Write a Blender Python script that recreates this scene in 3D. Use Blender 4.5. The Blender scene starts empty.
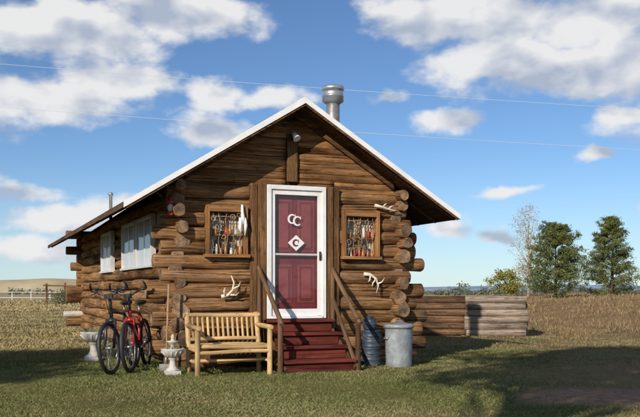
import bpy, math, random
import numpy as np
from mathutils import Vector, Matrix, Quaternion
random.seed(7); rng=np.random.default_rng(7)
scene=bpy.context.scene
coll=scene.collection
scene.view_settings.view_transform='Standard'
scene.view_settings.look='None'
scene.view_settings.exposure=0

# ------------------------------------------------------------------ frame of the place
ROT=math.radians(22.3)
P0=Vector((-0.43,13.5,0))
RX=Vector((math.cos(ROT),math.sin(ROT),0)); DY=Vector((-math.sin(ROT),math.cos(ROT),0))
def L2W(u,v,z=0): return P0+RX*u+DY*v+Vector((0,0,z))
HC=1.2
TOSUN=Vector((-0.45,-0.89,math.tan(math.radians(25))*0.997)).normalized()

# ------------------------------------------------------------------ materials
def newmat(name):
    m=bpy.data.materials.new(name); m.use_nodes=True
    nt=m.node_tree; b=nt.nodes['Principled BSDF']
    return m,nt,b
def ramp(nt,stops):
    r=nt.nodes.new('ShaderNodeValToRGB'); e=r.color_ramp.elements
    e[0].position=stops[0][0]; e[0].color=(*stops[0][1],1)
    e[1].position=stops[-1][0]; e[1].color=(*stops[-1][1],1)
    for p,c in stops[1:-1]:
        x=e.new(p); x.color=(*c,1)
    return r
def noise(nt,vec,scale,detail=6,rough=.6,dist=0):
    n=nt.nodes.new('ShaderNodeTexNoise'); n.inputs['Scale'].default_value=scale
    n.inputs['Detail'].default_value=detail; n.inputs['Roughness'].default_value=rough
    n.inputs['Distortion'].default_value=dist
    if vec is not None: nt.links.new(vec,n.inputs['Vector'])
    return n
def mapping(nt,out,scale):
    m=nt.nodes.new('ShaderNodeMapping'); m.inputs['Scale'].default_value=scale
    nt.links.new(out,m.inputs['Vector']); return m.outputs['Vector']
def mix(nt,fac,a,b,typ='MIX'):
    m=nt.nodes.new('ShaderNodeMix'); m.data_type='RGBA'; m.blend_type=typ
    for s,v in ((m.inputs[0],fac),(m.inputs[6],a),(m.inputs[7],b)):
        if isinstance(v,(int,float)): s.default_value=v
        elif isinstance(v,tuple): s.default_value=(*v,1)
        else: nt.links.new(v,s)
    return m.outputs[2]
def bump(nt,b,h,strength=.5,dist=.01):
    n=nt.nodes.new('ShaderNodeBump'); n.inputs['Strength'].default_value=strength; n.inputs['Distance'].default_value=dist
    nt.links.new(h,n.inputs['Height']); nt.links.new(n.outputs['Normal'],b.inputs['Normal'])

def wood(name,dark,mid,light,rough=.8,crack=.6,fine=26,bs=.7,grey=None,patch=.6,bd=.012,gamt=.65,old=False):
    m,nt,b=newmat(name)
    tc=nt.nodes.new('ShaderNodeTexCoord')
    uv=tc.outputs['UV']
    g=noise(nt,mapping(nt,uv,(1.6,fine,1)),1.0,8,.65,.6)
    r=ramp(nt,[(.28,dark),(.5,mid),(.72,light)]); nt.links.new(g.outputs['Fac'],r.inputs[0])
    big=noise(nt,mapping(nt,uv,(.55,1.2,1)),1.0,3,.6)
    p=patch
    br=ramp(nt,[(.32,(1-p,1-p*1.04,1-p*1.06)),(.5,(.95,.94,.93)),(.7,(1+.65*p,1+.58*p,1+.45*p))]); nt.links.new(big.outputs['Fac'],br.inputs[0])
    c=mix(nt,1.0,r.outputs[0],br.outputs[0],'MULTIPLY')
    ck=noise(nt,mapping(nt,uv,(.9,fine*1.9,1)),1.0,4,.55,.3)
    cr=ramp(nt,[(.35,(1,1,1)),(.42,(0,0,0))]); nt.links.new(ck.outputs['Fac'],cr.inputs[0])
    mu=nt.nodes.new('ShaderNodeMath'); mu.operation='MULTIPLY'; nt.links.new(cr.outputs[0],mu.inputs[0]); mu.inputs[1].default_value=crack
    c=mix(nt,mu.outputs[0],c,tuple(x*.22 for x in dark))
    kn=noise(nt,mapping(nt,uv,(5,9,1)),1.0,5,.7); kr=ramp(nt,[(.30,(.35,.33,.32)),(.44,(1,1,1))]); nt.links.new(kn.outputs['Fac'],kr.inputs[0])
    c=mix(nt,.85,c,kr.outputs[0],'MULTIPLY')
    if old:
        f2=noise(nt,mapping(nt,uv,(9,70,1)),1.0,6,.75); fr=ramp(nt,[(.32,(.45,.42,.40)),(.55,(1.05,1.05,1.05)),(.72,(1.45,1.38,1.28))]); nt.links.new(f2.outputs['Fac'],fr.inputs[0])
        c=mix(nt,.8,c,fr.outputs[0],'MULTIPLY')
    if grey:
        gn=noise(nt,mapping(nt,uv,(1.3,6,1)),1.0,5,.7)
        gr=ramp(nt,[(.5,(0,0,0)),(.68,(1,1,1))]); nt.links.new(gn.outputs['Fac'],gr.inputs[0])
        mg=nt.nodes.new('ShaderNodeMath'); mg.operation='MULTIPLY'; nt.links.new(gr.outputs[0],mg.inputs[0]); mg.inputs[1].default_value=gamt
        c=mix(nt,mg.outputs[0],c,grey)
    nt.links.new(c,b.inputs['Base Color']); b.inputs['Roughness'].default_value=rough
    b.inputs['Specular IOR Level'].default_value=.2 if not old else .06
    mh=nt.nodes.new('ShaderNodeMath'); mh.operation='SUBTRACT'; nt.links.new(g.outputs['Fac'],mh.inputs[0]); nt.links.new(mu.outputs[0],mh.inputs[1])
    h=mh.outputs[0]
    if old:
        ad=nt.nodes.new('ShaderNodeMath'); ad.operation='MULTIPLY_ADD'; nt.links.new(f2.outputs['Fac'],ad.inputs[0]); ad.inputs[1].default_value=.8; nt.links.new(h,ad.inputs[2]); h=ad.outputs[0]
    bump(nt,b,h,bs,bd)
    return m
M_LOG=wood('log_wood',(.15,.075,.034),(.34,.185,.085),(.52,.32,.16),grey=(.34,.26,.185),bs=1.0,bd=.028,crack=.92,patch=.75,fine=22,rough=.95,gamt=.45,old=True)
M_GABLE=wood('gable_wood',(.16,.075,.032),(.35,.18,.078),(.51,.295,.145),crack=.9,grey=(.31,.225,.15),bs=1.0,bd=.022,patch=.7,fine=24,rough=.95,gamt=.35,old=True)
M_TRIM=wood('trim_wood',(.07,.036,.018),(.16,.088,.043),(.26,.15,.08),bs=.9,old=True)
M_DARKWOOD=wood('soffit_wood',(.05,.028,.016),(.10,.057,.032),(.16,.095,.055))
M_BENCH=wood('bench_wood',(.33,.20,.085),(.54,.37,.18),(.70,.52,.29),rough=.6,crack=.3,fine=40,bs=.4)
M_GREYWOOD=wood('weathered_wood',(.16,.125,.10),(.32,.26,.21),(.46,.39,.32),crack=.8,grey=(.4,.36,.32),bs=1,old=True)
M_BROWNOLD=wood('old_brown_wood',(.08,.045,.028),(.19,.115,.07),(.31,.20,.13),crack=.8,bs=1,old=True)
M_WINFRAME=wood('window_frame_wood',(.13,.06,.022),(.29,.145,.058),(.40,.23,.10),crack=.5)
M_RED=wood('red_painted_wood',(.055,.013,.009),(.13,.026,.018),(.19,.055,.04),crack=.6,bs=.4)
M_RAIL=wood('rail_wood',(.07,.04,.022),(.15,.088,.048),(.24,.15,.085),crack=.5)
M_HANDLE=wood('tool_handle_wood',(.2,.13,.07),(.35,.24,.13),(.48,.35,.2),crack=.3)
def endgrain():
    m,nt,b=newmat('log_end_grain')
    tc=nt.nodes.new('ShaderNodeTexCoord')
    w=nt.nodes.new('ShaderNodeTexWave'); w.wave_type='RINGS'; w.rings_direction='Z'
    w.inputs['Scale'].default_value=12; w.inputs['Distortion'].default_value=4.5; w.inputs['Detail'].default_value=3
    nt.links.new(tc.outputs['UV'],w.inputs['Vector'])
    r=ramp(nt,[(0,(.24,.15,.085)),(1,(.36,.25,.16))]); nt.links.new(w.outputs['Fac'],r.inputs[0])
    n=noise(nt,tc.outputs['Object'],9,6,.7); r2=ramp(nt,[(.35,(.25,.23,.22)),(.6,(1.05,1,1))]); nt.links.new(n.outputs['Fac'],r2.inputs[0])
    c=mix(nt,1.0,r.outputs[0],r2.outputs[0],'MULTIPLY')
    n3=noise(nt,tc.outputs['Object'],2.2,2,.5); r3=ramp(nt,[(.38,(.5,.48,.46)),(.62,(1.2,1.2,1.2))]); nt.links.new(n3.outputs['Fac'],r3.inputs[0])
    c=mix(nt,1.0,c,r3.outputs[0],'MULTIPLY')
    nt.links.new(c,b.inputs['Base Color']); b.inputs['Roughness'].default_value=.9
    bump(nt,b,n.outputs['Fac'],.8,.02); return m
M_END=endgrain()

def plain(name,col,rough=.5,metal=0,var=.15,scale=12,bs=.1,dirt=None,spec=.5):
    m,nt,b=newmat(name)
    tc=nt.nodes.new('ShaderNodeTexCoord')
    n=noise(nt,tc.outputs['Object'],scale,6,.65)
    lo=tuple(c*(1-var) for c in col); hi=tuple(min(1,c*(1+var)) for c in col)
    r=ramp(nt,[(.35,lo),(.65,hi)]); nt.links.new(n.outputs['Fac'],r.inputs[0]); c=r.outputs[0]
    if dirt:
        n2=noise(nt,tc.outputs['Object'],scale*.35,8,.75); r2=ramp(nt,[(.5,(0,0,0)),(.75,(.8,.8,.8))]); nt.links.new(n2.outputs['Fac'],r2.inputs[0])
        c=mix(nt,r2.outputs[0],c,dirt)
    nt.links.new(c,b.inputs['Base Color'])
    b.inputs['Roughness'].default_value=rough; b.inputs['Metallic'].default_value=metal
    b.inputs['Specular IOR Level'].default_value=spec
    if bs: bump(nt,b,n.outputs['Fac'],bs,.01)
    return m
M_CHINK=plain('dark_chinking',(.04,.025,.016),.95,0,.4,20,.5,spec=.05)
M_WHITE=plain('white_paint',(.78,.79,.80),.4,0,.05,6,.05,dirt=(.62,.59,.55))
M_WHITEOLD=plain('weathered_white_paint',(.55,.55,.54),.6,0,.1,6,.1,dirt=(.36,.34,.31))
M_ROOFWHITE=plain('white_metal_trim',(.80,.80,.80),.4,0,.06,5,.05)
M_ROOF=plain('roof_metal',(.55,.56,.57),.45,.3,.1,4,.05)
M_MAROON=plain('maroon_door_paint',(.185,.028,.034),.4,0,.2,4,.05)
M_MAROON2=plain('maroon_moulding_paint',(.27,.06,.066),.4,0,.15,4,.05)
M_GALV=plain('galvanised_steel',(.50,.52,.54),.38,.75,.18,9,.1,dirt=(.3,.27,.24))
M_GALVDARK=plain('stained_steel',(.30,.29,.28),.45,.7,.3,9,.1)
M_CAN=plain('galvanised_bin_metal',(.27,.30,.33),.55,.2,.3,8,.15,dirt=(.19,.18,.165))
M_BLUE=plain('dark_blue_grey_enamel',(.032,.052,.08),.5,0,.4,7,.15,dirt=(.075,.07,.065))
M_BLACK=plain('black_rubber',(.02,.02,.022),.6,0,.2,20,.1)
M_BLACKP=plain('black_paint',(.025,.027,.03),.3,0,.2,10,.02)
M_REDP=plain('red_bicycle_paint',(.34,.02,.02),.3,0,.15,10,.0)
M_REDLAMP=plain('red_lacquer',(.36,.04,.028),.4,0,.15,20,.05)
M_AMBER=plain('amber_glass',(.38,.17,.06),.3,0,.25,20,.05)
M_CHROME=plain('dull_steel',(.35,.35,.36),.4,.8,.15,10,.0)
M_BONE=plain('bleached_antler',(.66,.60,.50),.65,0,.15,25,.2,dirt=(.4,.32,.22))
M_CONC=plain('concrete',(.50,.48,.45),.9,0,.18,18,.4,dirt=(.25,.24,.21))
M_TWIG=plain('pale_twig_bark',(.40,.36,.30),.9,0,.18,18,.4)
M_CURTAIN=plain('pale_curtain',(.60,.61,.60),.9,0,.1,3,.1)
M_LACE=plain('pale_lace_curtain',(.50,.42,.33),.9,0,.45,16,.3)
M_CURTAIN2=plain('grey_curtain',(.60,.63,.66),.9,0,.10,2,.1)
M_INSIDE=plain('warm_interior',(.16,.10,.065),.9,0,.6,9,0)
M_WIRE=plain('power_wire',(.55,.6,.66),.6,0,.05,4,0)
M_IRON=plain('tan_iron',(.40,.28,.17),.6,.05,.5,30,.3,dirt=(.2,.13,.08))
M_GREENPL=plain('dusty_green_leaf',(.14,.19,.10),.8,0,.3,30,.1)
def glassmat(name,tint,ref,fm=.7):
    m=bpy.data.materials.new(name); m.use_nodes=True; nt=m.node_tree; nt.nodes.clear()
    o=nt.nodes.new('ShaderNodeOutputMaterial'); t=nt.nodes.new('ShaderNodeBsdfTransparent'); t.inputs[0].default_value=(*tint,1)
    g=nt.nodes.new('ShaderNodeBsdfGlossy'); g.inputs['Roughness'].default_value=.03
    tc=nt.nodes.new('ShaderNodeTexCoord'); n=noise(nt,tc.outputs['Object'],2.2,2,.5)
    bp=nt.nodes.new('ShaderNodeBump'); bp.inputs['Strength'].default_value=.1; bp.inputs['Distance'].default_value=.05
    nt.links.new(n.outputs['Fac'],bp.inputs['Height']); nt.links.new(bp.outputs[0],g.inputs['Normal'])
    f=nt.nodes.new('ShaderNodeLayerWeight'); f.inputs[0].default_value=.15
    a=nt.nodes.new('ShaderNodeMath'); a.operation='MULTIPLY_ADD'; a.inputs[1].default_value=fm; a.inputs[2].default_value=ref; a.use_clamp=True; nt.links.new(f.outputs['Fresnel'],a.inputs[0])
    mx=nt.nodes.new('ShaderNodeMixShader'); nt.links.new(a.outputs[0],mx.inputs[0]); nt.links.new(t.outputs[0],mx.inputs[1]); nt.links.new(g.outputs[0],mx.inputs[2])
    nt.links.new(mx.outputs[0],o.inputs[0]); return m
M_GLASS=glassmat('window_glass',(.93,.95,.95),.02)
M_GLASSD=glassmat('storm_door_glass',(.93,.95,.95),.05)
M_GLASSW=glassmat('side_window_glass',(.95,.96,.97),.08,.3)

def attrmat(name,rough=.9,trans=0.0):
    m,nt,b=newmat(name)
    a=nt.nodes.new('ShaderNodeAttribute'); a.attribute_name='Col'
    nt.links.new(a.outputs['Color'],b.inputs['Base Color']); b.inputs['Roughness'].default_value=rough
    b.inputs['Specular IOR Level'].default_value=.12
    if trans:
        out=nt.nodes['Material Output']; tr=nt.nodes.new('ShaderNodeBsdfTranslucent'); nt.links.new(a.outputs['Color'],tr.inputs[0])
        mx=nt.nodes.new('ShaderNodeMixShader'); mx.inputs[0].default_value=trans
        nt.links.new(b.outputs[0],mx.inputs[1]); nt.links.new(tr.outputs[0],mx.inputs[2]); nt.links.new(mx.outputs[0],out.inputs[0])
    return m
M_GRASS=attrmat('grass_blades',.85,0)
M_LEAF=attrmat('tree_foliage',.8,.2)
M_BARK=wood('tree_bark',(.05,.035,.025),(.12,.085,.06),(.2,.15,.11))

# ------------------------------------------------------------------ mesh builder
class MB:
    def __init__(s): s.v=[];s.f=[];s.uv=[];s.mi=[];s.sm=[]
    def face(s,idx,uvs,mi=0,sm=False): s.f.append(tuple(idx)); s.uv.append(uvs); s.mi.append(mi); s.sm.append(sm)
    def box(s,c,size,rot=None,mi=0):
        c=Vector(c); h=[x/2 for x in size]; b=len(s.v)
        ax=max(range(3),key=lambda i:size[i]); o=[i for i in range(3) if i!=ax]
        ou=random.uniform(0,60); ov=random.uniform(0,60)
        loc=[]
        for x in(-1,1):
            for y in(-1,1):
                for z in(-1,1):
                    p=Vector((x*h[0],y*h[1],z*h[2])); loc.append(p)
                    s.v.append(tuple(c+(rot@p if rot is not None else p)))
        for q in((0,1,3,2),(4,6,7,5),(0,4,5,1),(2,3,7,6),(0,2,6,4),(1,5,7,3)):
            s.face([b+i for i in q],[(ou+loc[i][ax],ov+loc[i][o[0]]+loc[i][o[1]]*1.01) for i in q],mi)
    def beam(s,p0,p1,w,h,mi=0,up=Vector((0,0,1))):
        p0=Vector(p0);p1=Vector(p1);d=p1-p0;L=d.length;x=d.normalized();y=up.cross(x).normalized();z=x.cross(y)
        s.box((p0+p1)/2,(L,w,h),Matrix((x,y,z)).transposed(),mi)
    def tube(s,pts,rad,seg=10,mi=0,cap=None,wob=0,sy=1.0,closed=False,caps=True):
        pts=[Vector(p) for p in pts]; n=len(pts)
        if not isinstance(rad,(list,tuple)): rad=[rad]*n
        cap=mi if cap is None else cap
        ph=[random.uniform(0,6.28) for _ in range(8)]; ou=random.uniform(0,80); ov=random.uniform(0,80)
        t0=(pts[1]-pts[0]).normalized()
        up=Vector((0,0,1)) if abs(t0.z)<.9 else Vector((1,0,0))
        nx=(up-t0*up.dot(t0)).normalized(); base=len(s.v); dist=0; D=[]
        for i,p in enumerate(pts):
            if closed: t=(pts[(i+1)%n]-pts[i-1]).normalized()
            else: t=(pts[min(i+1,n-1)]-pts[max(i-1,0)]).normalized()
            nx=(nx-t*nx.dot(t)).normalized(); ny=t.cross(nx)
            if i: dist+=(p-pts[i-1]).length
            D.append(dist)
            for k in range(seg):
                a=2*math.pi*k/seg; r=rad[i]
                if wob: r*=1+wob*(math.sin(2*a+ph[0]+dist*1.1)+.8*math.sin(3*a+ph[1]-dist*1.7)+.7*math.sin(dist*3.6+ph[2])+.6*math.sin(5*a+dist*4+ph[3])+.5*math.sin(dist*9+a*4+ph[4]))
                s.v.append(tuple(p+nx*(r*math.cos(a))+ny*(r*sy*math.sin(a))))
        circ=2*math.pi*max(rad)
        for i in range(n if closed else n-1):
            j=(i+1)%n
            for k in range(seg):
                k2=(k+1)%seg
                v0=ov+circ*k/seg; v1=ov+circ*(k+1)/seg; u0=ou+D[i]; u1=ou+(D[j] if j else D[i]+.1)
                s.face((base+i*seg+k,base+i*seg+k2,base+j*seg+k2,base+j*seg+k),[(u0,v0),(u0,v1),(u1,v1),(u1,v0)],mi,True)
        if caps and not closed:
            for i,rev in((0,True),(n-1,False)):
                idx=[base+i*seg+k for k in range(seg)]; uvs=[(rad[i]*math.cos(2*math.pi*k/seg)*1.0+.003*ph[4],rad[i]*math.sin(2*math.pi*k/seg)) for k in range(seg)]
                if rev: idx=idx[::-1]; uvs=uvs[::-1]
                s.face(idx,uvs,cap)
    def log(s,p0,p1,r,mi=0,cap=1,seg=14,wob=.028,sy=1.0,taper=.06,step=.16):
        p0=Vector(p0);p1=Vector(p1);L=(p1-p0).length;n=max(3,int(L/step)+1)
        w1=random.uniform(-.009,.009);w2=random.uniform(0,6)
        tp=random.uniform(-taper,taper)
        pts=[];rr=[]
        for i in range(n):
            t=i/(n-1); p=p0.lerp(p1,t)+Vector((0,0,w1*math.sin(t*5+w2))); pts.append(p); rr.append(r*(1+tp*(t-.5)))
        d=(p1-p0).normalized()*.012
        pts=[pts[0],pts[0]+d]+pts[1:-1]+[pts[-1]-d,pts[-1]]; rr=[rr[0]*.91,rr[0]]+rr[1:-1]+[rr[-1],rr[-1]*.91]
        s.tube(pts,rr,seg,mi,cap,wob,sy)
    def lathe(s,prof,c=(0,0,0),seg=28,mi=0,wob=0):
        b=len(s.v);n=len(prof)
        for r,z in prof:
            for k in range(seg):
                a=2*math.pi*k/seg; s.v.append((c[0]+r*math.cos(a),c[1]+r*math.sin(a),c[2]+z))
        for i in range(n-1):
            for k in range(seg):
                k2=(k+1)%seg; s.face((b+i*seg+k,b+i*seg+k2,b+(i+1)*seg+k2,b+(i+1)*seg+k),[(k/seg,i),(k/seg,i),(k/seg,i+1),(k/seg,i+1)],mi,True)
        s.face([b+k for k in range(seg)][::-1],[(0,0)]*seg,mi); s.face([b+(n-1)*seg+k for k in range(seg)],[(0,0)]*seg,mi)
    def prism_xz(s,poly,y0,y1,mi=0):
        b=len(s.v);n=len(poly);ou=random.uniform(0,50)
        for y in(y0,y1):
            for x,z in poly: s.v.append((x,y,z))
        s.face([b+i for i in range(n)],[(ou+p[0],p[1]) for p in poly],mi)
        s.face([b+n+i for i in range(n)][::-1],[(ou+p[0],p[1]) for p in poly][::-1],mi)
        for i in range(n):
            j=(i+1)%n; L=math.dist(poly[i],poly[j])
            s.face((b+i,b+n+i,b+n+j,b+j),[(ou+y0,0),(ou+y1,0),(ou+y1,L),(ou+y0,L)],mi)
    def quad(s,ps,mi=0):
        b=len(s.v); s.v+=[tuple(p) for p in ps]; s.face((b,b+1,b+2,b+3),[(0,0),(1,0),(1,1),(0,1)],mi)
    def obj(s,name,mats,parent=None,label=None,bevel=0,loc=None,rot=None):
        me=bpy.data.meshes.new(name); me.from_pydata(s.v,[],s.f); 
        uvl=me.uv_layers.new(name='UVMap'); flat=[c for f in s.uv for uv in f for c in uv]; uvl.data.foreach_set('uv',flat)
        me.polygons.foreach_set('material_index',s.mi); me.polygons.foreach_set('use_smooth',s.sm)
        for m in mats: me.materials.append(m)
        import bmesh
        bm=bmesh.new(); bm.from_mesh(me); bmesh.ops.recalc_face_normals(bm,faces=bm.faces); bm.to_mesh(me); bm.free()
        me.update()
        o=bpy.data.objects.new(name,me); coll.objects.link(o)
        if parent: o.parent=parent
        if label: o['label']=label
        if loc is not None: o.location=loc
        if rot is not None: o.rotation_euler=rot
        if bevel:
            m=o.modifiers.new('bevel','BEVEL'); m.width=bevel; m.segments=2; m.limit_method='ANGLE'
        return o
def thing(name,label,cat,loc=(0,0,0),rz=0,group=None,rot=None,scale=1):
    e=bpy.data.objects.new(name,None); coll.objects.link(e); e.empty_display_size=.2
    e.location=loc; e.rotation_euler=rot if rot else (0,0,rz); e.scale=(scale,)*3
    e['label']=label; e['category']=cat
    if group: e['group']=group
    return e
def meta(o,label,cat,group=None):
    o['label']=label;o['category']=cat
    if group:o['group']=group

# ------------------------------------------------------------------ terrain
def sstep(a,b,x): 
    t=np.clip((x-a)/(b-a),0,1); return t*t*(3-2*t)
def terr(x,y):
    x=np.asarray(x,float);y=np.asarray(y,float)
    h=.025*np.sin(x*1.3+.4*y)+.02*np.sin(y*1.7-x*.6+1)+.015*np.sin(x*3.1+2)*np.sin(y*2.7)
    near=np.exp(-((x+.5)**2+(y-15)**2)/60.)
    h=h*(1-.6*near)
    h+=(.80+.06*np.sin(x*.9)+.05*np.sin(x*2.3+1))*sstep(20,40,y)*sstep(5.8,12,x)*(1-sstep(70,110,y))
    h+=.25*sstep(15,30,y)*(1-sstep(-12,-5,x))*(1-sstep(60,120,y))*.6
    h+=.10*np.sin(x*.35)*sstep(25,50,y)
    h-= .8*sstep(70,160,y)
    return h
def T(x,y): return float(terr(x,y))
n=260
s=np.linspace(-1,1,n); gx=np.sinh(s*6.2)/np.sinh(6.2)*3500; gy=np.sinh(s*6.2)/np.sinh(6.2)*3500+15
X,Y=np.meshgrid(gx,gy); Z=terr(X,Y)
V=np.stack([X.ravel(),Y.ravel(),Z.ravel()],1)
i=np.arange(n-1);I,J=np.meshgrid(i,i);a=(J*n+I).ravel()
F=np.stack([a,a+1,a+n+1,a+n],1)
def npmesh(name,V,F,mat,col=None,smooth=False):
    me=bpy.data.meshes.new(name); nv=len(V);nf=len(F);k=F.shape[1]
    me.vertices.add(nv); me.vertices.foreach_set('co',V.astype(np.float32).ravel())
    me.loops.add(nf*k); me.loops.foreach_set('vertex_index',F.astype(np.int32).ravel())
    me.polygons.add(nf); me.polygons.foreach_set('loop_start',np.arange(0,nf*k,k,dtype=np.int32))
    if smooth: me.polygons.foreach_set('use_smooth',np.ones(nf,bool))
    if col is not None:
        ca=me.color_attributes.new(name='Col',type='FLOAT_COLOR',domain='POINT')
        ca.data.foreach_set('color',np.concatenate([col,np.ones((nv,1))],1).astype(np.float32).ravel())
    me.materials.append(mat); me.update(calc_edges=True); me.validate()
    o=bpy.data.objects.new(name,me); coll.objects.link(o); return o
DIRT=(3.3,9.35)
def groundmat():
    m,nt,b=newmat('dry_grass_ground')
    tc=nt.nodes.new('ShaderNodeTexCoord'); P=tc.outputs['Object']
    n1=noise(nt,P,.35,8,.65); n2=noise(nt,P,9,8,.75); n3=noise(nt,mapping(nt,P,(.01,.03,1)),1,6,.6)
    r1=ramp(nt,[(.35,(.115,.12,.045)),(.5,(.19,.165,.07)),(.65,(.29,.225,.115))]); nt.links.new(n1.outputs['Fac'],r1.inputs[0])
    r2=ramp(nt,[(.3,(.45,.42,.4)),(.6,(1.1,1.08,1.05))]); nt.links.new(n2.outputs['Fac'],r2.inputs[0])
    c=mix(nt,1.0,r1.outputs[0],r2.outputs[0],'MULTIPLY')
    r3=ramp(nt,[(.4,(.9,.95,.8)),(.6,(1.15,1.1,1.05))]); nt.links.new(n3.outputs['Fac'],r3.inputs[0])
    c=mix(nt,1.0,c,r3.outputs[0],'MULTIPLY')
    sx=nt.nodes.new('ShaderNodeSeparateXYZ'); nt.links.new(P,sx.inputs[0])
    mr=nt.nodes.new('ShaderNodeMapRange'); mr.inputs[1].default_value=2.2; mr.inputs[2].default_value=5.5; nt.links.new(sx.outputs[0],mr.inputs[0])
    mry=nt.nodes.new('ShaderNodeMapRange'); mry.inputs[1].default_value=90; mry.inputs[2].default_value=60; nt.links.new(sx.outputs[1],mry.inputs[0])
    n4=noise(nt,P,.55,6,.6); r4=ramp(nt,[(.38,(0,0,0)),(.55,(1,1,1))]); nt.links.new(n4.outputs['Fac'],r4.inputs[0])
    mm=nt.nodes.new('ShaderNodeMath'); mm.operation='MULTIPLY'; nt.links.new(mr.outputs[0],mm.inputs[0]); nt.links.new(mry.outputs[0],mm.inputs[1])
    mm2=nt.nodes.new('ShaderNodeMath'); mm2.operation='MULTIPLY'; nt.links.new(mm.outputs[0],mm2.inputs[0]); nt.links.new(r4.outputs[0],mm2.inputs[1])
    c=mix(nt,mm2.outputs[0],c,(.25,.155,.09))
    vd=nt.nodes.new('ShaderNodeVectorMath'); vd.operation='DISTANCE'; vd.inputs[1].default_value=(DIRT[0],DIRT[1],0); nt.links.new(P,vd.inputs[0])
    ds=nt.nodes.new('ShaderNodeMath'); ds.operation='ADD'; nt.links.new(vd.outputs['Value'],ds.inputs[0]); nt.links.new(n4.outputs['Fac'],ds.inputs[1])
    dr=nt.nodes.new('ShaderNodeMapRange'); dr.inputs[1].default_value=1.8; dr.inputs[2].default_value=1.3; nt.links.new(ds.outputs[0],dr.inputs[0])
    dirt=mix(nt,1.0,(.36,.24,.155),r2.outputs[0],'MULTIPLY')
    c=mix(nt,dr.outputs[0],c,dirt)
    fr=nt.nodes.new('ShaderNodeMapRange'); fr.inputs[1].default_value=60; fr.inputs[2].default_value=160; nt.links.new(sx.outputs[1],fr.inputs[0])
    c=mix(nt,fr.outputs[0],c,(.36,.28,.15))
    nt.links.new(c,b.inputs['Base Color']); b.inputs['Roughness'].default_value=.95; b.inputs['Specular IOR Level'].default_value=.1
    bump(nt,b,n2.outputs['Fac'],.8,.05); return m
g=npmesh('ground',V,F,groundmat(),smooth=True); g['kind']='structure'; g['label']='dry grassy prairie ground with patches of bare soil'

def hillmesh(name,cx,cy,w,d,h,col,seed):
    r=np.random.default_rng(seed); nx,ny=140,14
    x=np.linspace(-w/2,w/2,nx);y=np.linspace(-d/2,d/2,ny);XX,YY=np.meshgrid(x,y)
    prof=np.zeros(nx)
    for k in range(1,9): prof+=np.sin(np.linspace(0,1,nx)*2*np.pi*k*1.3+r.uniform(0,6))*(.5/k**1.5)
    prof=(prof-prof.min())/(prof.max()-prof.min())*.5+.5
    prof*=np.sin(np.linspace(0,np.pi,nx))**.5
    ZZ=h*prof[None,:]*np.cos(np.linspace(-np.pi/2,np.pi/2,ny))[:,None]-2
    V=np.stack([(XX+cx).ravel(),(YY+cy).ravel(),ZZ.ravel()],1)
    a=(np.arange(ny-1)[:,None]*nx+np.arange(nx-1)[None,:]).ravel()
    o=npmesh(name,V,np.stack([a,a+1,a+nx+1,a+nx],1),plain(name+'_soil_haze',col,.95,0,.2,.02,0,spec=.05),smooth=True)  # distance haze is put into the hill colour itself
    o['kind']='structure'; return o
hillmesh('hill',-560,1300,760,200,24,(.43,.36,.23),2)['label']='low golden grass rise with pale haze in its colour'
hillmesh('hill',-150,2300,1900,300,16,(.34,.36,.36),5)['label']='distant ridge with blue haze in its colour'
hillmesh('hill',900,2200,2200,300,17,(.25,.33,.43),9)['label']='distant ridge with blue haze in its colour'

# ------------------------------------------------------------------ CABIN
cabin=thing('log_cabin','small weathered log cabin with white storm door and white-edged gable roof','cabin',P0,ROT)
HW=1.85; LEN=11.3; S=.215
AP=4.13; SL=.618; EH=2.72; V0=-.52; V1=12.3
def roofz(u): return AP-SL*abs(u)
def cutsegs(lo,hi,cuts):
    segs=[(lo,hi)]
    for c0,c1 in cuts:
        ns=[]
        for a,b in segs:
            if c1<=a or c0>=b: ns.append((a,b))
            else:
                if c0-a>.03: ns.append((a,c0))
                if b-c1>.03: ns.append((c1,b))
        segs=ns
    return segs
mb=MB()
wins=[(-1.45,-.80),(.80,1.45)]
NL=13
for i in range(NL):
    z=.12+S*i
    lo=-HW-(random.uniform(.38,.50) if i%2 else random.uniform(.17,.30))
    hi=HW+(random.uniform(.36,.50) if i%2 else random.uniform(.18,.32))
    if z<1.1: hi+=.12
    if z>2.0: hi=min(hi,HW+random.uniform(.20,.36))
    if z>2.3: lo=-HW-random.uniform(.13,.2); hi=HW+random.uniform(.10,.2)
    cuts=[]
    if z>.45 and z<2.82: cuts.append((-.70,.70))
    if 1.66<z<2.45: cuts+=wins
    r=S*random.uniform(.495,.56); dv=random.uniform(-.03,.015)
    for a,b in cutsegs(lo,hi,cuts):
        if b-a<.12: mb.box(((a+b)/2,dv-.005,z),(b-a,.17,S-.01)); continue
        zz=random.uniform(-.012,.012)
        mb.log((a,dv,z+zz),(b,dv+random.uniform(-.02,.02),z-zz),r,0,1,20,wob=.04,taper=.12,sy=.92)
        mb.box(((max(a,-HW)+min(b,HW))/2,.03,z-S/2),(min(b,HW)-max(a,-HW),.09,.09),mi=2)
        mb.box(((max(a,-HW)+min(b,HW))/2,.032,z+S/2),(min(b,HW)-max(a,-HW)-.004,.088,.088),mi=2)
mb.obj('wall',[M_LOG,M_END,M_CHINK],cabin,'front wall of stacked brown logs with crossed ends')
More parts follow.
